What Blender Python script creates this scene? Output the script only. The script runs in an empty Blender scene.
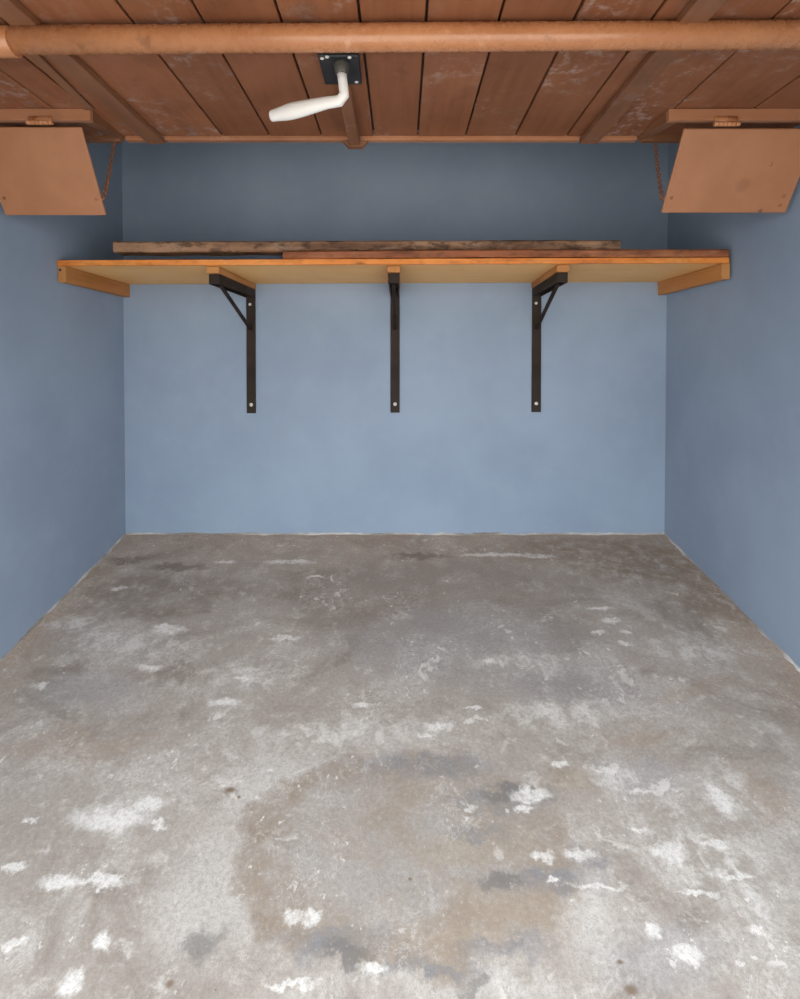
import bpy, bmesh, math, random
from mathutils import Vector, Matrix, noise
random.seed(7)
S = bpy.context.scene
C = S.collection

# ------------------------------------------------------------------ camera
F = 533.0                 # focal length in pixels (16 mm on a 24 mm wide frame)
PX, HORIZON = 394.0, 361.0
PITCH = math.atan(533.0/28000.0)
PY = HORIZON + F*math.tan(PITCH)
CAMZ = 1.51
cam_d = bpy.data.cameras.new('camera'); cam = bpy.data.objects.new('camera', cam_d); C.objects.link(cam)
cam.location = (0, 0, CAMZ); cam.rotation_euler = (math.pi/2 - PITCH, 0, 0)
cam_d.sensor_fit = 'HORIZONTAL'; cam_d.sensor_width = 24.0; cam_d.lens = 24.0*F/800.0
cam_d.shift_x = (400.0-PX)/800.0
cam_d.shift_y = -(499.5-PY)/800.0
cam_d.clip_start = 0.02
S.camera = cam

# ------------------------------------------------------------------ light: an overcast sky outside the open front
w = bpy.data.worlds.new('overcast_sky'); S.world = w; w.use_nodes = True
bg = w.node_tree.nodes['Background']
bg.inputs[0].default_value = (0.85, 0.935, 1.0, 1); bg.inputs[1].default_value = 1.0
sun_d = bpy.data.lights.new('sun', 'SUN'); sun_d.energy = 3.2; sun_d.angle = math.radians(3); sun_d.color = (1.0, .90, .76)
sun = bpy.data.objects.new('sun', sun_d); C.objects.link(sun)      # added sun, high beside and behind the building: its yard bounce brightens the planks
sun.rotation_euler = Vector((.55, -.35, -1.0)).to_track_quat('-Z', 'Y').to_euler()
S.view_settings.view_transform = 'Standard'; S.view_settings.look = 'None'
S.view_settings.gamma = 1.0; S.view_settings.use_curve_mapping = False
S.view_settings.exposure = 1.96
OPEN_Y = 0.62            # where the open garage front stands

# ------------------------------------------------------------------ pixel helpers
def ray(px, py):
    v = Vector(((px-PX)/F, (PY-py)/F, -1.0))
    return Matrix.Rotation(math.pi/2-PITCH, 3, 'X') @ v
def at_y(px, py, y):
    r = ray(px, py); return Vector((0, 0, CAMZ)) + r*(y/r.y)
def at_z(px, py, z):
    r = ray(px, py); return Vector((0, 0, CAMZ)) + r*((z-CAMZ)/r.z)
SLOPE = 0.184             # the concrete falls towards the opening
def at_floor(px, py):
    r = ray(px, py); t = (0-CAMZ)/(r.z-SLOPE*r.y); return Vector((0, 0, CAMZ)) + r*t

D = 2.956                 # back wall
XL, XR = -1.497, 1.509    # side walls

# ------------------------------------------------------------------ materials
def new_mat(name):
    m = bpy.data.materials.new(name); m.use_nodes = True
    nt = m.node_tree; b = nt.nodes['Principled BSDF']
    return m, nt, b
class G:
    """tiny node-graph helper"""
    def __init__(s, nt): s.nt = nt
    def n(s, t, **kw):
        x = s.nt.nodes.new(t)
        for k, v in kw.items(): setattr(x, k, v)
        return x
    def set(s, sock, v):
        if hasattr(v, 'links') or isinstance(v, bpy.types.NodeSocket): s.nt.links.new(v, sock)
        else: sock.default_value = v
    def math(s, op, a, b=0.0, c=None, clamp=False):
        x = s.n('ShaderNodeMath', operation=op, use_clamp=clamp); s.set(x.inputs[0], a); s.set(x.inputs[1], b)
        if c is not None: s.set(x.inputs[2], c)
        return x.outputs[0]
    def vmath(s, op, a, b=(0, 0, 0)):
        x = s.n('ShaderNodeVectorMath', operation=op); s.set(x.inputs[0], a); s.set(x.inputs[1], b)
        return x.outputs['Value'] if op in ('LENGTH', 'DOT_PRODUCT') else x.outputs[0]
    def noise(s, vec, scale, detail=4, rough=0.55, dist=0.0, out='Fac'):
        x = s.n('ShaderNodeTexNoise'); s.set(x.inputs['Vector'], vec)
        x.inputs['Scale'].default_value = scale; x.inputs['Detail'].default_value = detail
        x.inputs['Roughness'].default_value = rough; x.inputs['Distortion'].default_value = dist
        return x.outputs[out]
    def ramp(s, v, lo, hi, a=0.0, b=1.0, smooth=True):
        x = s.n('ShaderNodeMapRange'); x.interpolation_type = 'SMOOTHSTEP' if smooth else 'LINEAR'
        s.set(x.inputs['Value'], v)
        for i, q in zip(('From Min', 'From Max', 'To Min', 'To Max'), (lo, hi, a, b)): s.set(x.inputs[i], q)
        return x.outputs[0]
    def mix(s, f, a, b, blend='MIX'):
        x = s.n('ShaderNodeMix', data_type='RGBA', blend_type=blend)
        s.set(x.inputs[0], f); s.set(x.inputs[6], a if not isinstance(a, tuple) else (*a, 1)); s.set(x.inputs[7], b if not isinstance(b, tuple) else (*b, 1))
        return x.outputs[2]
    def bump(s, h, strength, dist, bsdf):
        x = s.n('ShaderNodeBump'); x.inputs['Strength'].default_value = strength; x.inputs['Distance'].default_value = dist
        s.set(x.inputs['Height'], h); s.nt.links.new(x.outputs[0], bsdf.inputs['Normal'])
    def coords(s, kind='Object'):
        return s.n('ShaderNodeTexCoord').outputs[kind]
    def mapping(s, v, scale=(1, 1, 1), loc=(0, 0, 0)):
        x = s.n('ShaderNodeMapping'); s.set(x.inputs['Vector'], v); x.inputs['Scale'].default_value = scale; x.inputs['Location'].default_value = loc
        return x.outputs[0]
def lin(r, g, b):
    f = lambda c: (c/255/12.92) if c/255 <= .04045 else ((c/255+.055)/1.055)**2.4
    return (f(r), f(g), f(b))

def wall_material():
    m, nt, b = new_mat('blue_painted_plaster'); g = G(nt); co = g.coords()
    n1 = g.noise(co, 1.6, 4, .55); n2 = g.noise(co, 7, 5, .6); n3 = g.noise(co, 90, 3, .6)
    c = g.mix(g.ramp(n1, .3, .7), WALL_A, WALL_B)
    c = g.mix(g.ramp(n2, .45, .8, 0, .25), c, WALL_C)
    g.set(b.inputs['Base Color'], c); b.inputs['Roughness'].default_value = .62
    b.inputs['Specular IOR Level'].default_value = .3
    h = g.math('ADD', g.math('MULTIPLY', n2, .7), g.math('MULTIPLY', n3, .18))
    g.bump(h, .25, .006, b)
    return m
WALL_A = (0.262, 0.322, 0.412); WALL_B = (0.306, 0.373, 0.468); WALL_C = (0.346, 0.415, 0.503)

def wood_material(name, dark, mid, light, axis='y', scuff=0.0, rough=.6, grain=1.0, scuffcol=(.55, .45, .40), spec=.35, knots=0.0, dirt2=0.0):
    m, nt, b = new_mat(name); g = G(nt); co = g.coords()
    info = g.n('ShaderNodeObjectInfo')
    off = g.n('ShaderNodeCombineXYZ'); g.set(off.inputs[0], g.math('MULTIPLY', info.outputs['Random'], 37.0)); g.set(off.inputs[2], g.math('MULTIPLY', info.outputs['Random'], 11.0))
    co = g.vmath('ADD', co, off.outputs[0])
    sc = {'x': (1.2, 26, 26), 'y': (26, 1.2, 26), 'z': (26, 26, 1.2)}[axis]
    gv = g.mapping(co, sc)
    n1 = g.noise(gv, 1.6, 5, .6, .3); n0 = g.noise(co, 3.0, 4, .6); nf = g.noise(gv, 6, 3, .6)
    c = g.mix(g.ramp(n1, .3, .72, 0, grain), mid, dark)
    c = g.mix(g.ramp(n0, .35, .75, 0, .8), c, light)
    rv = g.math('MULTIPLY_ADD', info.outputs['Random'], .22, .89)
    mul = g.n('ShaderNodeCombineXYZ')
    for i in range(3): g.set(mul.inputs[i], rv)
    c = g.mix(1.0, c, mul.outputs[0], 'MULTIPLY')
    if knots:
        v = g.n('ShaderNodeTexVoronoi'); g.set(v.inputs['Vector'], g.mapping(co, {'x': (2.2, 6, 6), 'y': (6, 2.2, 6), 'z': (6, 6, 2.2)}[axis])); v.inputs['Scale'].default_value = 1.3
        c = g.mix(g.ramp(v.outputs['Distance'], .05, .12, knots, 0), c, tuple(q*.35 for q in dark))
    if scuff:
        a = g.noise(co, 2.2, 3, .5); d = g.noise(co, 22, 6, .72)
        mk = g.math('MULTIPLY', g.ramp(a, .47, .64), g.ramp(d, .48, .66))
        c = g.mix(g.math('MULTIPLY', mk, scuff), c, scuffcol)
        dirt = g.noise(co, 5.5, 6, .68)
        c = g.mix(g.ramp(dirt, .52, .75, 0, .5), c, tuple(q*.55 for q in dark))
    if dirt2:
        d2 = g.noise(g.mapping(co, (.45, 1, 1)), 34, 7, .72); d3 = g.noise(g.mapping(co, (.3, 1, 1)), 14, 6, .7)
        c = g.mix(g.ramp(d2, .48, .62, 0, dirt2), c, tuple(q*.35 for q in dark))
        c = g.mix(g.ramp(d3, .47, .36, 0, dirt2*.8), c, scuffcol)
    g.set(b.inputs['Base Color'], c); b.inputs['Roughness'].default_value = rough
    b.inputs['Specular IOR Level'].default_value = spec
    g.bump(g.math('ADD', g.math('MULTIPLY', n1, .6), g.math('MULTIPLY', nf, .4)), .3, .003, b)
    return m
def paint_material(name, base, alt, rough=.4, spec=.5, chips=0.0, chipcol=(.75, .55, .42), smudge=None, metallic=0.0):
    m, nt, b = new_mat(name); g = G(nt); co = g.coords()
    n1 = g.noise(co, 5, 4, .6); n2 = g.noise(co, 40, 5, .65)
    c = g.mix(g.ramp(n1, .32, .7), base, alt)
    if chips:
        a = g.noise(co, 8, 3, .5)
        c = g.mix(g.math('MULTIPLY', g.math('MULTIPLY', g.ramp(n2, .58, .66), g.ramp(a, .48, .6)), chips), c, chipcol)
        d = g.noise(g.mapping(co, (1, 1, 1), (4, 1, 2)), 9, 5, .6)
        c = g.mix(g.ramp(d, .66, .70, 0, .5), c, tuple(q*.45 for q in base))
    if smudge:
        for (u, v_, r, s_) in smudge:
            dd = g.vmath('LENGTH', g.vmath('SUBTRACT', g.mapping(co, (1, 1, 0)), (u, v_, 0)))
            c = g.mix(g.ramp(g.math('MULTIPLY_ADD', n2, .012, dd), r*.4+.005, r+.006, s_, 0), c, tuple(q*.45 for q in base))
    g.set(b.inputs['Base Color'], c); g.set(b.inputs['Roughness'], g.ramp(n2, .3, .7, rough-.06, rough+.1))
    b.inputs['Specular IOR Level'].default_value = spec; b.inputs['Metallic'].default_value = metallic
    g.bump(g.math('ADD', n1, g.math('MULTIPLY', n2, .03)), .03, .003, b)
    return m

def floor_material():
    m, nt, b = new_mat('worn_concrete'); g = G(nt); co = g.coords()
    flat = g.mapping(co, (1, 1, 0))
    wa = g.vmath('SUBTRACT', g.noise(flat, 4.5, 6, .62, 0, 'Color'), (.5, .5, .5))
    warp = g.mapping(g.vmath('ADD', flat, g.vmath('MULTIPLY', wa, (.26, .26, 0))), (1, 1, 0))
    wb = g.vmath('SUBTRACT', g.noise(flat, 15, 6, .68, 0, 'Color'), (.5, .5, .5))
    fine = g.mapping(g.vmath('ADD', flat, g.vmath('MULTIPLY', wb, (.15, .15, 0))), (1, 1, 0))
    wc = g.vmath('SUBTRACT', g.noise(flat, 22, 8, .66, 0, 'Color'), (.5, .5, .5))
    chip = g.mapping(g.vmath('ADD', flat, g.vmath('MULTIPLY', wc, (.085, .085, 0))), (1, 1, 0))
    n_big = g.noise(flat, 1.3, 5, .55, .4); n_mid = g.noise(flat, 4.0, 10, .66, .6)
    n_sm = g.noise(flat, 16, 8, .68, .3); n_fi = g.noise(flat, 85, 6, .7); n_mid2 = g.noise(g.mapping(flat, (.8, 1, 1), (9, 4, 2)), 3.6, 10, .68, .8)
    n_ag = g.noise(g.mapping(flat, (1, 1, 1), (5, 2, 7)), 260, 3, .65)
    def ell(px, py, rx, ry, edge=.35, vec=None):
        c0 = at_floor(px, py); a = at_floor(px+rx, py); t = at_floor(px, py-ry); bt = at_floor(px, py+ry)
        RX = abs(a.x-c0.x); RY = abs(t.y-bt.y)/2; cy = (t.y+bt.y)/2
        d = g.vmath('SUBTRACT', vec if vec is not None else warp, (c0.x, cy, 0))
        d = g.vmath('LENGTH', g.vmath('MULTIPLY', d, (1/RX, 1/RY, 0)))
        return g.ramp(d, 1-edge, 1+edge, 1, 0), d
    def union(lst, edge=.35, vec=None):
        o = None
        for e in lst:
            k, _ = ell(*e, edge=edge, vec=vec); o = k if o is None else g.math('MAXIMUM', o, k)
        return o
    # base mottling
    c = g.mix(g.ramp(n_big, .3, .7), lin(166, 156, 148), lin(179, 170, 163))
    c = g.mix(g.ramp(n_mid, .42, .64, 0, .8), c, lin(192, 185, 180))
    c = g.mix(g.ramp(n_mid2, .47, .66, 0, .85), c, lin(146, 136, 127))
    c = g.mix(g.ramp(n_sm, .5, .70, 0, .55), c, lin(158, 147, 140))
    c = g.mix(g.ramp(n_sm, .46, .3, 0, .7), c, lin(212, 205, 200))
    # brown grime next to the back wall and along the side walls
    sep = g.n('ShaderNodeSeparateXYZ'); g.set(sep.inputs[0], warp)
    back = g.ramp(sep.outputs[1], 2.45, 2.95, 0, .6)
    side = g.math('MAXIMUM', g.ramp(sep.outputs[0], 1.20, 1.52, 0, .65), g.ramp(sep.outputs[0], -1.24, -1.50, 0, .65))
    gr = g.math('MULTIPLY', g.math('MAXIMUM', back, side), g.ramp(n_sm, .3, .6, .45, 1))
    c = g.mix(gr, c, lin(190, 168, 148))
    c = g.mix(g.math('MULTIPLY', union([(655, 565, 85, 24), (600, 550, 70, 12), (720, 600, 40, 22)], .5, fine), g.ramp(n_sm, .38, .58, .1, .6)), c, lin(130, 110, 90))
    # damp grey stains
    k, _ = ell(435, 604, 150, 46, .22); c = g.mix(g.math('MULTIPLY', k, g.ramp(n_mid, .35, .65, .55, .2)), c, lin(152, 142, 135))
    c = g.mix(g.math('MULTIPLY', union([(370, 592, 85, 30)], .5), .32), c, lin(132, 119, 109))
    c = g.mix(g.math('MULTIPLY', union([(470, 650, 130, 40)], .5), .4), c, lin(150, 150, 153))
    c = g.mix(g.math('MULTIPLY', union([(130, 590, 46, 16), (155, 612, 40, 9), (56, 672, 30, 8), (170, 675, 36, 8), (345, 660, 10, 5), (205, 588, 50, 10)], .45, fine), g.ramp(n_sm, .35, .6, .2, .6)), c, lin(132, 119, 109))
    c = g.mix(g.math('MULTIPLY', union([(130, 560, 22, 4), (175, 567, 30, 3), (420, 556, 30, 3)], .5, fine), .6), c, lin(104, 90, 76))
    # big ring stain: pale halo, brown rim, tan and blue-grey inside
    kh, _ = ell(400, 862, 214, 140, .22); halo = g.math('MULTIPLY', kh, g.ramp(sep.outputs[0], -.05, -.42, .3, .85))
    c = g.mix(g.math('MULTIPLY', halo, g.ramp(n_sm, .3, .62, .9, .5)), c, lin(200, 193, 188))
    c = g.mix(g.math('MULTIPLY', union([(205, 900, 50, 60), (285, 790, 45, 30), (580, 905, 30, 55), (490, 985, 60, 14)], .6, fine), .5), c, lin(208, 203, 200))
    ki, di = ell(405, 864, 176, 108, .07); c = g.mix(g.math('MULTIPLY', ki, g.ramp(n_sm, .35, .62, .65, .95)), c, g.mix(g.ramp(n_mid2, .38, .60), lin(158, 145, 133), lin(168, 162, 158)))
    rim = g.math('MULTIPLY', g.math('MULTIPLY', ki, g.ramp(di, .55, .96, 0, .75)), g.math('MULTIPLY', g.ramp(n_sm, .35, .6, .35, 1), g.ramp(sep.outputs[0], .25, -.25, .45, 1))); c = g.mix(rim, c, lin(148, 130, 112))
    c = g.mix(g.math('MULTIPLY', union([(520, 905, 55, 26), (455, 850, 40, 14), (470, 935, 60, 14), (570, 780, 26, 14)], .5, fine), .5), c, lin(166, 150, 133))
    c = g.mix(g.math('MULTIPLY', union([(430, 765, 60, 12), (478, 832, 26, 8), (500, 800, 50, 12), (545, 880, 50, 14), (335, 940, 44, 16), (505, 945, 44, 10), (590, 862, 20, 12), (420, 965, 60, 8)], .55, fine), g.ramp(n_sm, .34, .6, .9, .4)), c, lin(130, 130, 135))
    c = g.mix(g.math('MULTIPLY', union([(205, 942, 16, 18), (500, 880, 18, 6), (475, 980, 16, 8), (520, 793, 34, 7), (345, 950, 22, 8)], .5, fine), .65), c, lin(112, 108, 106))
    # tan and grey patches right
    c = g.mix(g.math('MULTIPLY', union([(762, 802, 30, 30), (60, 745, 90, 14), (690, 690, 60, 8), (650, 735, 50, 6)], .5), .45), c, lin(166, 147, 130))
    c = g.mix(g.math('MULTIPLY', union([(660, 960, 60, 34), (645, 775, 40, 22), (580, 690, 60, 20), (90, 690, 60, 18)], .5), .35), c, lin(164, 163, 168))
    # scaled, whitish patches
    lite = union([(700, 860, 55, 30), (730, 790, 20, 24), (150, 650, 50, 11), (110, 640, 40, 9), (250, 675, 40, 10), (520, 665, 36, 10), (560, 715, 60, 12), (700, 650, 50, 12), (620, 780, 20, 10), (75, 625, 36, 7), (330, 735, 80, 12), (760, 900, 40, 20)], .6, fine)
    c = g.mix(g.math('MULTIPLY', lite, g.ramp(n_sm, .56, .42, .15, .85)), c, lin(216, 211, 207))
    whites = [(112, 818, 36, 13), (150, 805, 16, 6), (60, 882, 20, 8), (100, 882, 30, 6), (158, 822, 10, 4), (70, 985, 10, 14), (12, 945, 12, 6), (14, 866, 12, 5), (32, 820, 9, 3),
              (542, 857, 10, 5), (525, 808, 9, 4), (530, 795, 18, 7), (581, 855, 15, 5), (600, 885, 26, 3), (553, 883, 7, 3), (686, 953, 14, 8), (665, 850, 18, 8), (652, 930, 9, 6), (757, 932, 10, 7), (720, 800, 8, 16),
              (612, 620, 10, 2.4), (600, 608, 12, 2), (598, 633, 7, 2), (625, 643, 7, 2), (625, 632, 6, 2), (170, 630, 16, 4), (150, 668, 14, 3), (165, 626, 12, 2), (440, 727, 14, 4), (470, 722, 7, 2.5), (425, 735, 8, 2),
              (492, 662, 8, 2.5), (475, 707, 8, 2), (480, 718, 6, 2), (225, 702, 16, 4), (360, 705, 12, 2.5), (245, 678, 8, 2), (40, 685, 7, 3), (315, 577, 7, 1.4), (290, 562, 24, 2), (225, 562, 10, 1.6), (540, 557, 14, 1.4), (500, 555, 40, 1.6), (285, 638, 14, 2), (120, 588, 6, 2),
              (640, 831, 9, 3), (375, 968, 14, 8), (295, 915, 9, 6), (310, 920, 7, 8), (100, 945, 8, 10), (290, 985, 26, 5), (715, 845, 14, 4), (640, 790, 12, 3), (605, 770, 14, 3), (560, 765, 7, 3), (735, 875, 18, 3), (700, 895, 20, 3)]
    wm = union(whites, .45, chip)
    c = g.mix(g.math('MULTIPLY', wm, g.ramp(n_sm, .66, .46, .5, .95)), c, lin(230, 226, 223))
    # scattered paint flecks, pits and fine grain
    fl = g.math('MULTIPLY', g.ramp(g.noise(flat, 34, 4, .6), .63, .68), g.ramp(n_mid, .42, .58)); c = g.mix(g.math('MULTIPLY', fl, .8), c, lin(228, 223, 220))
    pit = g.math('MULTIPLY', g.ramp(g.noise(g.mapping(flat, (1, 1, 1), (3, 8, 1)), 120, 3, .6), .67, .73), g.ramp(n_mid2, .42, .6)); c = g.mix(g.math('MULTIPLY', pit, .7), c, lin(86, 80, 76))
    c = g.mix(g.ramp(n_fi, .42, .68, 0, .38), c, lin(134, 124, 117)); c = g.mix(g.ramp(n_fi, .44, .3, 0, .3), c, lin(216, 210, 206))
    c = g.mix(g.ramp(n_ag, .50, .68, 0, .34), c, lin(120, 110, 103))
    # thin crazed lines and flaking skins
    cr = g.noise(g.mapping(flat, (1, 1, 1), (2, 6, 3)), 9, 7, .7, .5); crm = g.ramp(n_mid, .46, .6)
    lm = g.math('MULTIPLY', g.ramp(g.math('ABSOLUTE', g.math('SUBTRACT', cr, .5)), .004, .016, 1, 0), crm)
    c = g.mix(g.math('MULTIPLY', lm, .25), c, lin(232, 227, 223))
    lm2 = g.math('MULTIPLY', g.ramp(g.math('ABSOLUTE', g.math('SUBTRACT', cr, .56)), .004, .014, 1, 0), g.ramp(n_mid2, .45, .6))
    c = g.mix(g.math('MULTIPLY', lm2, .25), c, lin(112, 101, 92))
    sk = g.math('MULTIPLY', g.ramp(cr, .585, .61), g.ramp(n_mid, .50, .62)); c = g.mix(g.math('MULTIPLY', sk, .6), c, lin(228, 223, 219))
    c = g.mix(union([(170, 984, 3.2, 4), (631, 990, 6, 5), (620, 962, 3, 2.4), (230, 790, 6, 3.2), (239, 797, 1.6, 1.4), (410, 879, 1.8, 1.6)], .7, flat), c, lin(128, 110, 96))
    c = g.mix(1.0, c, (1.0, .955, .905), 'MULTIPLY')
    g.set(b.inputs['Base Color'], c)
    g.set(b.inputs['Roughness'], g.ramp(n_mid, .3, .7, .62, .82)); b.inputs['Specular IOR Level'].default_value = .3
    h = g.math('ADD', g.math('MULTIPLY', n_sm, .6), g.math('MULTIPLY', n_fi, .35)); h = g.math('MULTIPLY_ADD', wm, .12, h)
    g.bump(h, .35, .006, b)
    return m

M = {}
M['wall'] = wall_material()
M['floor'] = floor_material()
M['mortar'] = paint_material('pale_mortar', (.27, .22, .18), (.62, .58, .54), .8, .2)
M['plain'] = paint_material('dark_roof_boards', (.10, .075, .06), (.13, .10, .08), .8, .2)
M['apron'] = paint_material('pale_concrete_apron', (.42, .40, .38), (.48, .46, .44), .8, .2)
M['plank'] = wood_material('brown_stained_plank', (.190, .067, .029), (.262, .100, .046), (.31, .125, .059), 'y', .65, .55, .8, (.46, .34, .29))
M['batten'] = wood_material('brown_stained_batten', (.175, .072, .034), (.225, .098, .049), (.26, .12, .062), 'y', .25, .5, .7, (.46, .34, .29))
M['rail'] = wood_material('brown_rail_daylit', (.30, .125, .060), (.39, .17, .085), (.45, .21, .11), 'x', .3, .45, .5, (.6, .42, .33))  # batten brown in a lighter tone: daylight on the front faces put into colour
M['copper'] = paint_material('copper_brown_paint', (.45, .185, .076), (.52, .225, .098), .27, .7, .3, (.72, .48, .34))
M['flap'] = paint_material('copper_brown_sheet', (.36, .150, .068), (.42, .185, .088), .36, .5)
M['flap_smudged'] = paint_material('copper_brown_sheet_smudged', (.36, .150, .068), (.42, .185, .088), .36, .5, smudge=[(.035, -.19, .035, .35), (.135, -.285, .012, .9)])
M['rust'] = paint_material('rusty_chain_metal', (.24, .09, .04), (.42, .19, .09), .5, .5, metallic=.3)
M['ply'] = wood_material('pale_plywood', (.66, .33, .105), (.82, .46, .165), (.85, .50, .20), 'x', 0, .6, .5, knots=0.0)
M['lip'] = wood_material('orange_pine_edge', (.50, .125, .018), (.74, .235, .040), (.80, .31, .07), 'x', 0, .5, .9, (.85, .42, .13), knots=.8, dirt2=.3)
M['cleat'] = wood_material('brown_pine_cleat', (.34, .13, .03), (.48, .20, .055), (.55, .25, .08), 'y', 0, .55, .8, knots=.6)
M['redboard'] = wood_material('reddish_board', (.17, .050, .018), (.30, .095, .035), (.36, .13, .055), 'x', .3, .6, 1.0, (.45, .22, .11), knots=.6, dirt2=.45)
M['weathered'] = wood_material('weathered_timber', (.10, .045, .022), (.30, .155, .085), (.40, .23, .135), 'x', .6, .75, 1.0, (.42, .28, .19), knots=.5, dirt2=.75)
M['iron'] = paint_material('dark_brown_iron', (.022, .013, .009), (.042, .026, .017), .6, .2)
M['black'] = paint_material('black_plate_metal', (.012, .014, .015), (.022, .024, .026), .45, .5)
M['boss'] = paint_material('dark_grey_metal', (.05, .045, .04), (.08, .07, .06), .4, .5)
M['bolt'] = paint_material('pale_bolt_head', (.62, .60, .56), (.75, .73, .70), .35, .5)
M['white'] = paint_material('white_plastic', (.80, .77, .73), (.86, .84, .81), .35, .5)

# ------------------------------------------------------------------ geometry helpers
def obj(name, bm, mat, parent=None, smooth=False, kind=None, label=None, cat=None, group=None, origin=None):
    me = bpy.data.meshes.new(name)
    if origin is not None: bmesh.ops.translate(bm, verts=bm.verts, vec=-Vector(origin))
    bmesh.ops.recalc_face_normals(bm, faces=bm.faces)
    bm.to_mesh(me); bm.free()
    if smooth:
        for p in me.polygons: p.use_smooth = True
    o = bpy.data.objects.new(name, me); C.objects.link(o)
    for q in (mat if isinstance(mat, (list, tuple)) else [mat]): me.materials.append(M[q])
    if origin is not None: o.location = origin
    if parent is not None:
        o.parent = parent; o.matrix_parent_inverse = Matrix.Translation(-Vector(parent['_o']))
    if kind: o['kind'] = kind
    if label: o['label'] = label
    if cat: o['category'] = cat
    if group: o['group'] = group
    o['_o'] = (0.0, 0.0, 0.0) if origin is None else tuple(origin)
    return o
def mark(o, loc):            # remember the world position used for parenting
    o['_o'] = tuple(loc); return o
def empty(name, loc, label, cat, group=None):
    o = bpy.data.objects.new(name, None); C.objects.link(o); o.location = loc
    o.empty_display_size = .1; o['label'] = label; o['category'] = cat
    if group: o['group'] = group
    return mark(o, loc)
def box(x0, x1, y0, y1, z0, z1, bevel=0.0, bm=None, seg=1):
    b2 = bmesh.new()
    bmesh.ops.create_cube(b2, size=1, matrix=Matrix.Translation(((x0+x1)/2, (y0+y1)/2, (z0+z1)/2)) @ Matrix.Diagonal((x1-x0, y1-y0, z1-z0, 1)))
    if bevel: bmesh.ops.bevel(b2, geom=b2.edges[:], offset=bevel, segments=seg, affect='EDGES', profile=.5)
    return merge(bm, b2)
def merge(bm, b2):
    if bm is None: return b2
    me = bpy.data.meshes.new('tmp'); b2.to_mesh(me); b2.free(); bm.from_mesh(me); bpy.data.meshes.remove(me)
    return bm
def cyl(p0, p1, r0, r1=None, seg=20, bm=None, bevel=0.0):
    p0, p1 = Vector(p0), Vector(p1); r1 = r0 if r1 is None else r1
    d = p1-p0; b2 = bmesh.new()
    rot = d.to_track_quat('Z', 'Y').to_matrix().to_4x4()
    bmesh.ops.create_cone(b2, cap_ends=True, segments=seg, radius1=r0, radius2=r1, depth=d.length, matrix=Matrix.Translation((p0+p1)/2) @ rot)
    if bevel: bmesh.ops.bevel(b2, geom=[e for e in b2.edges if len(e.link_faces) == 2 and any(len(f.verts) > 4 for f in e.link_faces)], offset=bevel, segments=2, affect='EDGES', profile=.5)
    return merge(bm, b2)
def dome(c, n, r, h, bm=None):
    c, n = Vector(c), Vector(n).normalized(); b2 = bmesh.new()
    bmesh.ops.create_uvsphere(b2, u_segments=14, v_segments=8, radius=1)
    bmesh.ops.transform(b2, matrix=Matrix.Translation(c) @ n.to_track_quat('Z', 'Y').to_matrix().to_4x4() @ Matrix.Diagonal((r, r, h, 1)), verts=b2.verts)
    return merge(bm, b2)
def swept(points, profile_r, seg=14, bm=None):
    """tube through points; profile_r gives (half width sideways, half height) at each point"""
    b2 = bmesh.new(); rings = []
    pts = [Vector(p) for p in points]
    for i, p in enumerate(pts):
        t = (pts[min(i+1, len(pts)-1)] - pts[max(i-1, 0)]).normalized()
        ref = Vector((0, 1, 0)); s_ = t.cross(ref)
        s_.normalize(); u = s_.cross(t).normalized()
        a, c_ = profile_r[i]
        rings.append([b2.verts.new(p + s_*math.cos(k*2*math.pi/seg)*a + u*math.sin(k*2*math.pi/seg)*c_) for k in range(seg)])
    for i in range(len(rings)-1):
        for k in range(seg):
            b2.faces.new((rings[i][k], rings[i][(k+1) % seg], rings[i+1][(k+1) % seg], rings[i+1][k]))
    b2.faces.new(rings[0]); b2.faces.new(rings[-1])
    return merge(bm, b2)
def rough_bar(x0, x1, y0, y1, z0, z1, n=60, amp=.004, sag=None, seed=0, bev=.004):
    """long timber along x with worn, uneven edges"""
    bm = bmesh.new(); rings = []
    prof = [(y0+bev, z0), (y1-bev, z0), (y1, z0+bev), (y1, z1-bev), (y1-bev, z1), (y0+bev, z1), (y0, z1-bev), (y0, z0+bev)]
    for i in range(n+1):
        t = i/n; x = x0+(x1-x0)*t; dz = sag(t) if sag else 0
        sh = 1.0
        ring = []
        for k, (y, z) in enumerate(prof):
            q = noise.noise(Vector((x*7+seed, k*3.1, seed)))*amp + noise.noise(Vector((x*31+seed, k*5.7, seed)))*amp*.4
            xx = x + (noise.noise(Vector((k*2.3, seed, i)))*amp*1.2 if i in (0, n) else 0)
            ring.append(bm.verts.new((xx, y+q*.6, z+dz+q)))
        rings.append(ring)
    for i in range(n):
        for k in range(8): bm.faces.new((rings[i][k], rings[i][(k+1) % 8], rings[i+1][(k+1) % 8], rings[i+1][k]))
    bm.faces.new(rings[0]); bm.faces.new(rings[-1])
    return bm

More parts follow.
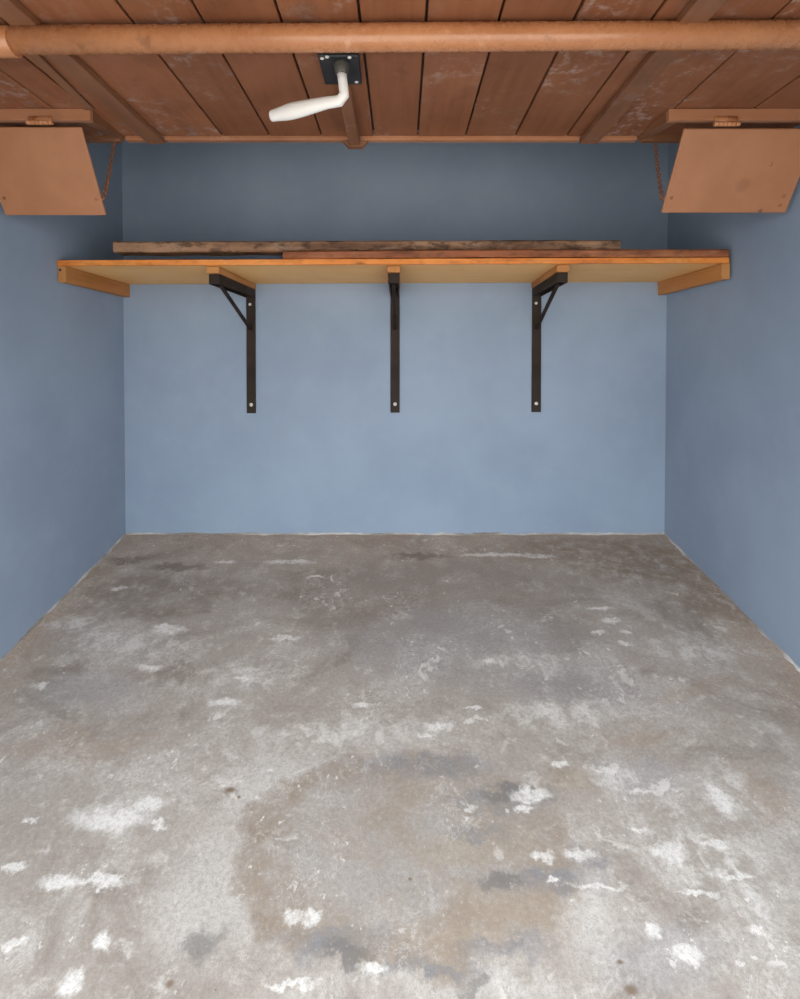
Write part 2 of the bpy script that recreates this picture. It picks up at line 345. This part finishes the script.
# ------------------------------------------------------------------ the room
FRONT = OPEN_Y
def floorz(y): return SLOPE*y
ROOF = 2.84
b = bmesh.new()
vs = [b.verts.new((x, y, floorz(y)+dz)) for dz in (0, -.15) for y in (FRONT, D+.15) for x in (XL-.15, XR+.15)]
for f in ((0, 1, 3, 2), (4, 6, 7, 5), (0, 4, 5, 1), (2, 3, 7, 6), (0, 2, 6, 4), (1, 5, 7, 3)): b.faces.new([vs[i] for i in f])
floor = mark(obj('floor', b, 'floor', kind='structure', label='worn grey concrete floor with pale flakes and ring-shaped stains', cat='floor'), (0, 0, 0))
wall_b = mark(obj('wall_back', box(XL-.15, XR+.15, D, D+.15, .2, ROOF), 'wall', kind='structure', label='blue painted back wall carrying the shelf', cat='wall'), (0, 0, 0))
wl = obj('wall_left', box(XL-.15, XL, FRONT, D, -.3, ROOF), 'wall', kind='structure', label='blue painted side wall beside the bare end of the shelf', cat='wall')
wr = obj('wall_right', box(XR, XR+.15, FRONT, D, -.3, ROOF), 'wall', kind='structure', label='blue painted side wall at the red board end of the shelf', cat='wall')
obj('ceiling_upper', box(XL-.15, XR+.15, FRONT, D+.15, ROOF, ROOF+.1), 'plain', kind='structure', label='dark roof above the planked overhead panel', cat='ceiling')
obj('wall_front', box(XL-.15, XR+.15, FRONT-.12, FRONT, 2.14, ROOF+.1), 'wall', kind='structure', label='unseen low lintel above the open garage front', cat='wall')  # out-of-view lintel, hung low to keep light off the upper walls
obj('ground', box(-14, 14, -16, FRONT, FRONT*SLOPE-.15, FRONT*SLOPE-.002), 'apron', kind='structure', label='pale concrete yard outside the open front', cat='ground')

# crumbly mortar line where the walls meet the floor
def seam(name, p0, p1, inward, label):
    bm = bmesh.new(); n = 150; p0, p1, inward = Vector(p0), Vector(p1), Vector(inward); rows = []
    for i in range(n+1):
        p = p0.lerp(p1, i/n); q = noise.noise(p*9)*.5+noise.noise(p*41)*.5
        hgt = max(.0015, .007+.010*q); dep = max(.0015, .007+.012*noise.noise(p*23+Vector((5, 1, 0))))
        rows.append([bm.verts.new(p+Vector((0, 0, hgt))), bm.verts.new(p+inward*dep*.6+Vector((0, 0, hgt*.7))), bm.verts.new(p+inward*dep+Vector((0, 0, .0004+inward.y*0))), bm.verts.new(p)])
    for i in range(n):
        for k in range(4): bm.faces.new((rows[i][k], rows[i][(k+1) % 4], rows[i+1][(k+1) % 4], rows[i+1][k]))
    bm.faces.new(rows[0]); bm.faces.new(rows[-1])
    obj(name, bm, 'mortar', kind='structure', label=label, cat='trim')
seam('trim_1', (XL, D, floorz(D)), (XR, D, floorz(D)), (0, -1, -SLOPE), 'thin pale mortar line along the foot of the back wall')
seam('trim_2', (XL, FRONT, floorz(FRONT)), (XL, D, floorz(D)), (1, 0, 0), 'thin pale mortar line at the wall foot below the bare shelf end')
seam('trim_3', (XR, FRONT, floorz(FRONT)), (XR, D, floorz(D)), (-1, 0, 0), 'thin pale mortar line at the wall foot below the red board end')

# ------------------------------------------------------------------ planked garage door, open overhead
ZC = at_y(394, 136, 2.085).z            # underside of the planks
RAILY = at_z(90, 108, ZC).y             # front face of the hatch frames
FAR = at_z(394, 136, ZC).y
NEAR = 0.64
YAW = -0.013
door_o = mark(bpy.data.objects.new('ceiling', None), (0, 0, 0)); C.objects.link(door_o)  # not a ceiling: the open up-and-over garage door lying overhead
door_o['kind'] = 'structure'; door_o['label'] = 'open up-and-over garage door of brown stained planks with battens, overhead'; door_o['category'] = 'ceiling'
def skew(bm):                            # the boards run very slightly askew to the walls
    for v in bm.verts: v.co.x += -YAW*(v.co.y-FAR)
    return bm
def farx(px): return at_z(px, 136, ZC).x
gaps = [farx(p) for p in (91, 122, 156, 222.8, 270, 322, 374, 417.5, 465.5, 515, 566, 590, 645, 716)]
HATCH_L = at_y(90, 114, RAILY).x; HATCH_R = at_y(669, 114, RAILY).x
edges = [-1.435] + gaps + [1.46]
for i in range(len(edges)-1):
    x0, x1 = edges[i]+.0035, edges[i+1]-.0035
    dz = random.uniform(-.0015, .0015)
    far = FAR
    if x1 < HATCH_L-.01 or x0 > HATCH_R+.02: far = RAILY+.012
    o = obj('plank', skew(box(x0, x1, NEAR, far, ZC+dz, ZC+.022, .0015)), 'plank', door_o)
# planks that end in the corner openings stay clear of them
obj('gap_shade_sheet', box(HATCH_L, HATCH_R, NEAR, FAR, ZC+.0235, ZC+.03), 'plain', door_o)  # added dark sheet: stands in for the shaded void behind the plank gaps
# battens on the underside
def batten(xa, xb, y0, y1, drop, mat='batten', name='batten'):
    return obj(name, skew(box(xa, xb, y0, y1, ZC-drop, ZC-.002, .002)), mat, door_o)
batten(farx(146), farx(163), NEAR, FAR+.018, .024)
bm = box(-.016, .016, NEAR, RAILY-.003, ZC-.010, ZC-.002, .002)
for v in bm.verts: v.co.x += -1.020 - .085*(v.co.y-1.52)
obj('batten', bm, 'batten', door_o)
batten(farx(581), farx(599), NEAR, FAR+.018, .024)
pb = at_y(356, 150, FAR+.05)
obj('batten', skew(box(pb.x-.022, pb.x+.019, 1.70, FAR+.045, pb.z, ZC-.002, .002)), 'batten', door_o)
bm = bmesh.new()
cz1 = at_y(356, 141, FAR+.012).z; cz0 = at_y(356, 147, FAR+.012).z
prof = [(-.048, cz1), (.05, cz1), (.028, cz0), (-.028, cz0)]
va = [bm.verts.new((pb.x+x, FAR+.004, z)) for x, z in prof]; vb = [bm.verts.new((pb.x+x, FAR+.034, z)) for x, z in prof]
bm.faces.new(va); bm.faces.new(vb[::-1])
for k in range(4): bm.faces.new((va[k], vb[k], vb[(k+1) % 4], va[(k+1) % 4]))
obj('corbel', bm, 'batten', door_o)
# end rail pieces between the battens
zr = at_y(394, 139.6, FAR).z
cuts = [(HATCH_L+.004, farx(146)-.002), (farx(163)+.002, pb.x-.024), (pb.x+.021, farx(581)-.002), (farx(599)+.002, HATCH_R-.004)]
for a, c_ in cuts: obj('end_rail', box(a, c_, FAR+.002, FAR+.03, zr, ZC+.02, .0025), 'rail', door_o)

# ------------------------------------------------------------------ pole across the open door
def pole():
    c = at_y(394, 37.5, 1.387); r = .0333
    t = empty('door_pole', (0, c.y, c.z), 'long round copper-brown painted pole crossing under the open door planks', 'pole')
    xs = at_y(14, 40, 1.387).x
    p = lambda x: (x, c.y-x*.004, c.z+x*.0045)
    obj('shaft', cyl(p(xs-.05), p(XR-.004), r, seg=40), 'copper', t, True)
    obj('end_sleeve', cyl(Vector(p(XL+.004))+Vector((0, 0, -.004)), Vector(p(xs))+Vector((0, 0, -.004)), r+.0035, seg=40, bevel=.002), 'copper', t, True)
pole()

# ------------------------------------------------------------------ handle under the open door
def handle():
    zp = ZC-.028
    a = at_z(317, 56, zp); a2 = at_z(362, 85, zp)
    x0, x1 = (a.x+.002), a2.x; y1 = a2.y; y0 = y1-.155
    t = empty('lever_handle', ((x0+x1)/2, (y0+y1)/2, ZC), 'white bent lever handle on a black square plate under the open garage door', 'handle')
    pl = obj('plate', box(x0, x1, y0, y1, zp, ZC-.002, .003), 'black', t, label='black square mounting plate')
    scr = [at_z(322, 58.5, zp), at_z(327, 57, zp), at_z(349.5, 57.5, zp), at_z(356.5, 82, zp)]
    for s_ in scr: obj('screw', dome(s_, (0, 0, -1), .006, .003), 'bolt', pl, True)
    base = at_z(341.5, 64, zp); BY = base.y; e = at_y(345, 98.5, BY)
    obj('boss', cyl(base, base+Vector((0, 0, -.03)), .024, .017, 24, bevel=.002), 'boss', t, True)
    end = at_y(271.5, 116, BY+.10)
    top = base+Vector((0, 0, -.022))
    el = Vector((e.x, BY, e.z))
    pts = [top, top.lerp(el, .35), top.lerp(el, .72), el+Vector((-.002, .002, .012)), el+Vector((-.016, .008, -.003))]
    rr = [(.0138, .0138), (.0135, .0135), (.0135, .0135), (.0145, .014), (.016, .015)]
    for f, q in ((.22, .0175), (.4, .0205), (.58, .0235), (.70, .0245), (.78, .0235), (.9, .0195), (.985, .0175), (1.0, .016)):
        pts.append(el.lerp(end, f)); rr.append((q, q*.8))
    obj('lever', swept(pts, rr, 18), 'white', t, True, label='white bent lever grip')
handle()

# ------------------------------------------------------------------ corner hatches
def hatch(side, label, flapmat):
    L = side < 0
    if L: xi, xo, wall = HATCH_L, -1.472, XL
    else: xi, xo, wall = HATCH_R, 1.485, XR
    y0, y1 = RAILY, FAR+.03
    zb = at_y(50, 120, y0).z
    t = empty('door_hatch', ((xi+xo)/2, y0, zb), label, 'hatch', 'open hatches in the garage door corners')
    s = 1 if L else -1                       # direction from the wall into the room
    lo, hi = min(xi, wall+s*.004), max(xi, wall+s*.004)
    obj('front_rail', box(lo, hi, y0, y0+.022, zb, ZC-.001, .002), 'rail', t)
    zb2 = at_y(100, 143.5, y1).z
    # side rail: follows from front to back, slightly lower at the back
    def wedge(xa, xb):
        bm = bmesh.new()
        pts = [(y0+.024, zb+.002), (y1, zb2+.012), (y1, ZC+.018), (y0+.024, ZC+.018)]
        A = [bm.verts.new((xa, y, z)) for y, z in pts]; B = [bm.verts.new((xb, y, z)) for y, z in pts]
        bm.faces.new(A); bm.faces.new(B[::-1])
        for k in range(4): bm.faces.new((A[k], B[k], B[(k+1) % 4], A[(k+1) % 4]))
        return bm
    obj('side_rail', wedge(xi-s*.040, xi), 'batten', t)
    lo2, hi2 = sorted((xi-s*.014, wall+s*.004))
    obj('back_rail', box(lo2, hi2, y1-.03, y1, zb2, ZC+.018, .002), 'batten', t)
    lo3, hi3 = sorted((xi-s*.014, wall+s*.004))
    obj('lid_board', box(lo3, hi3, y0+.024, y1-.032, ZC+.006, ZC+.018), 'plank', t)
    # flap
    if L: tl, br = at_y(81, 127, y0+.012), at_y(107, 215, y0+.165)
    else: tl, br = at_y(685, 128.5, y0+.012), at_y(660, 212.5, y0+.165)
    top_z, bot_z = tl.z, br.z
    ex = (tl.x+br.x)/2                        # edge towards the room
    ox = at_y(6 if L else 785, 214, y0+.165).x
    v = Vector((0, y0+.165, bot_z))-Vector((0, y0+.012, top_z)); ln = v.length
    ang = math.atan2(v.y, -v.z)
    cx = (ex+ox)/2; hw = abs(ex-ox)/2
    fo = Vector((cx, y0+.012, top_z))
    # built flat (x across, y along the flap downwards negative, z thickness), then swung
    fl = bpy.data.objects.new('flap', None)
    bm = box(-hw, hw, -ln, 0, -.005, .005, .0025)
    me = bpy.data.meshes.new('flap'); bmesh.ops.recalc_face_normals(bm, faces=bm.faces); bm.to_mesh(me); bm.free(); me.materials.append(M[flapmat])
    fl = bpy.data.objects.new('flap', me); C.objects.link(fl)
    R = Matrix.Rotation(ang, 4, 'X') @ Matrix.Rotation(math.pi/2, 4, 'X')
    W = Matrix.Translation(fo) @ R
    tb = Matrix.Translation(Vector(t['_o']))
    fl.parent = t; fl.matrix_basis = tb.inverted() @ W
    fl['label'] = 'flat copper-brown hatch flap swung down'
    # which local z faces the camera?
    zc = 1 if (R.to_3x3() @ Vector((0, 0, 1))).y < 0 else -1
    def sub(name, bm, mat, smooth=True):
        bmesh.ops.recalc_face_normals(bm, faces=bm.faces)
        me = bpy.data.meshes.new(name); bm.to_mesh(me); bm.free(); me.materials.append(M[mat])
        for p in me.polygons: p.use_smooth = smooth
        o = bpy.data.objects.new(name, me); C.objects.link(o); o.parent = fl; return o
    if L: pts = [(5, 198), (97, 199)]
    else: pts = [(671, 197.5), (783, 196), (770, 164), (779, 205)]
    for (px, py) in pts:
        # drop onto the flap plane
        n_ = R.to_3x3() @ Vector((0, 0, 1)); r = ray(px, py); o_ = Vector((0, 0, CAMZ))
        tt = (fo-o_).dot(n_)/r.dot(n_); q = W.inverted() @ (o_+r*tt)
        if abs(q.x) < hw-.003: sub('screw', dome((q.x, q.y, .005*zc), (0, 0, zc), .0065, .0035), 'rust')
    # hinge: barrel, rings and the two leaves
    hx = at_y(40.5 if L else 726, 123, y0).x
    hb = None
    for k in range(6):
        a = hx-.045+.015*k
        hb = cyl((a+.001, y0-.004, top_z+.009), (a+.014, y0-.004, top_z+.009), .0085, seg=14, bm=hb, bevel=.0012)
    hb = box(hx-.04, hx+.04, y0-.003, y0+.0, top_z+.012, zb+.012, bm=hb)
    hg = obj('hinge', hb, 'copper', t, True)
    # chain from the back corner of the frame to the flap edge
    c0 = at_y(114.5 if L else 655, 143, y1-.012); c0.z = zb2+.004
    c1 = at_y(103.5 if L else 662, 199, y0+.14)
    bm = bmesh.new(); n = 19
    for k in range(n):
        f = (k+.5)/n; p = c0.lerp(c1, f) + Vector((0, 0, -.012*math.sin(math.pi*f)))
        f2 = f+.01; p2 = c0.lerp(c1, f2) + Vector((0, 0, -.012*math.sin(math.pi*f2)))
        tdir = (p2-p).normalized()
        ln2 = (c1-c0).length/n*.72
        rotm = tdir.to_track_quat('X', 'Z').to_matrix().to_4x4() @ Matrix.Rotation((k % 2)*math.pi/2+.5, 4, 'X')
        b2 = bmesh.new(); seg, ms = 12, 6
        grid = []
        for i in range(seg):
            th = i*2*math.pi/seg; ccx, ccy = math.cos(th)*ln2, math.sin(th)*.0062
            nx, ny = math.cos(th), math.sin(th)
            grid.append([b2.verts.new((ccx+nx*.0021*math.cos(j*2*math.pi/ms), ccy+ny*.0021*math.cos(j*2*math.pi/ms), .0021*math.sin(j*2*math.pi/ms))) for j in range(ms)])
        for i in range(seg):
            for j in range(ms): b2.faces.new((grid[i][j], grid[(i+1) % seg][j], grid[(i+1) % seg][(j+1) % ms], grid[i][(j+1) % ms]))
        bmesh.ops.transform(b2, matrix=Matrix.Translation(p) @ rotm, verts=b2.verts)
        merge(bm, b2)
    obj('chain', bm, 'rust', t, True, label='thin rusty link chain')
    hk = cyl(c1+Vector((0, 0, .0)), c1+Vector((s*-.028, .003, 0)), .003, seg=8)
    obj('chain_hook', hk, 'copper', t, True)
    obj('chain_eye', dome(c0+Vector((0, 0, .002)), (0, 0, -1), .006, .006), 'copper', t, True)
hatch(-1, 'open chained copper-brown door hatch above the shelf end the white lever points to', 'flap')
hatch(1, 'open chained copper-brown door hatch with a round smudge on its flap', 'flap_smudged')

# ------------------------------------------------------------------ shelf
SY = 2.372                                 # front edge
def tilt(x): return .0042*x                # the shelf rises a little towards the red board end
z_un = at_y(394, 264.3, SY).z              # underside at the front
z_top = at_y(394, 258.6, SY).z
def tilted(bm):
    for v in bm.verts: v.co.z += tilt(v.co.x)
    return bm
def shelf():
    t = empty('wall_shelf', (0, D, z_un), 'long pine wall shelf spanning the room between the side walls', 'shelf')
    obj('shelf_board', tilted(box(XL+.003, XR-.022, SY+.022, D-.002, z_un+.001, z_top-.001)), 'ply', t, label='pale plywood shelf board')
    obj('front_lipping', tilted(rough_bar(XL+.003, XR-.022, SY, SY+.021, z_un, z_top, 120, .0012, None, 3, .002)), 'lip', t, label='orange pine front edge')
    h = .071
    for xa, xb in ((XL+.003, XL+.038), (XR-.052, XR-.016)):
        bm = box(xa, xb, SY+.004, D-.002, z_un-h, z_un-.0005, .002)
        o = obj('end_cleat', tilted(bm), 'cleat', t)
        s_ = 1 if xa < 0 else -1
        if xa < 0: obj('screw', cyl((xa+.011, SY+.0045, z_un-.018+tilt(xa)), (xa+.011, SY+.002, z_un-.018+tilt(xa)), .006, seg=12), 'black', mark(o, (0, 0, 0)))
    for x, k in zip(BX, BSKEW):
        bm = box(x-.029, x+.029, SY+.034, D-.004, z_un-.030, z_un-.0005, .002)
        for v in bm.verts: v.co.x -= k*(D-v.co.y)/.55
        obj('support_strip', tilted(bm), 'cleat', t)
BX = (-.790, .006, .788); BSKEW = (.026, .008, .026)
shelf()

# ------------------------------------------------------------------ brackets
def bracket():
    t = empty('shelf_bracket', (0, D, 0), '', 'bracket', 'iron brackets under the shelf')
    zt = -.031; w = .025                  # local: z=0 is the shelf underside, y=0 the wall
    leg_b = at_y(394, 412.5, D).z - z_un
    def add(name, bm, mat='iron', par=t, smooth=False): 
        bmesh.ops.recalc_face_normals(bm, faces=bm.faces)
        me = bpy.data.meshes.new(name); bm.to_mesh(me); bm.free(); me.materials.append(M[mat])
        for p in me.polygons: p.use_smooth = smooth
        o = bpy.data.objects.new(name, me); C.objects.link(o); o.parent = par; return o
    lg = add('wall_leg', box(-w, w, -.0105, -.0025, leg_b, zt, .0012))
    b2 = box(-w, w, -(D-SY)+.052, -.010, zt-.006, zt-.0005, .001)
    for s_ in (-1, 1): b2 = box(s_*w-.003-.003*s_, s_*w+.003-.003*s_, -(D-SY)+.052, -.010, zt-.046, zt-.004, .001, b2)
    b2 = box(-w+.003, w-.003, -(D-SY)+.054, -(D-SY)+.062, zt-.044, zt-.004, .001, b2)
    add('arm', b2)
    # brace
    za = at_y(394, 288, 2.50).z - z_un; zb = at_y(394, 329, D).z - z_un
    p0, p1 = Vector((0, 2.50-D, zt-.040)), Vector((0, -.012, zb))
    d = (p1-p0); ang = math.atan2(d.z, d.y); bm = box(-.009, .009, 0, d.length, -.005, .005, .001)
    bmesh.ops.transform(bm, matrix=Matrix.Translation(p0) @ Matrix.Rotation(ang, 4, 'X'), verts=bm.verts)
    add('brace', bm)
    for py, r in ((304, .0085), (404, .0105)):
        z = at_y(394, py, D).z - z_un
        add('bolt', dome((-.004 if py < 350 else 0, -.0095, z), (0, -1, 0), r, .006), 'bolt', lg, True)
    return t
def copy_tree(o, parent=None):
    c = o.copy(); C.objects.link(c); c.parent = parent
    for ch in list(o.children): copy_tree(ch, c)
    return c
proto = bracket()
labs = ['dark iron bracket under the part of the shelf the reddish board leaves bare', 'dark iron bracket in the middle of the row of three under the shelf', 'dark iron bracket under the shelf nearest the reddish board\'s rounded far end']
for i, x in enumerate(BX):
    o = proto if i == 0 else copy_tree(proto)
    o.location = (x, D, z_un+tilt(x)); o['label'] = labs[i]; o.rotation_euler.z = -BSKEW[i]/.55

# ------------------------------------------------------------------ timber lying on the shelf
xa = at_y(283, 255, SY).x; xb = at_y(728.5, 255, SY).x
zt = z_top+.0015
rb_h = .034
bm = rough_bar(xa, xb, SY-.004, SY+.17, zt, zt+rb_h, 90, .0016, lambda t_: .003*math.sin(math.pi*t_)**2, 11, .006)
ob = obj('loose_board', tilted(bm), 'redboard', label='thin reddish board lying along the front edge of the shelf', cat='board')
xa = at_y(113, 247, SY+.05).x; xb = at_y(620.5, 247, SY+.05).x
z0 = zt+rb_h+.009
z0l = at_y(113, 252.8, SY+.05).z; z1l = at_y(113, 240.8, SY+.05).z
z0r = at_y(620, 248.5, SY+.05).z; z1r = at_y(620, 239.8, SY+.05).z
def timber():
    n = 110
    bm = rough_bar(xa, xb, SY+.05, SY+.15, 0, .05, n, .003, None, 29, .007)
    for v in bm.verts:
        f = (v.co.x-xa)/(xb-xa); h = v.co.z/.05
        lo = z0+tilt(v.co.x)-.0; th = (1-f)*.049+f*.046
        v.co.z = lo+h*th
    return bm
obj('timber_plank', timber(), 'weathered', label='thick weathered brown timber resting on the reddish board on the shelf', cat='timber')

for o in bpy.data.objects:
    if '_o' in o: del o['_o']
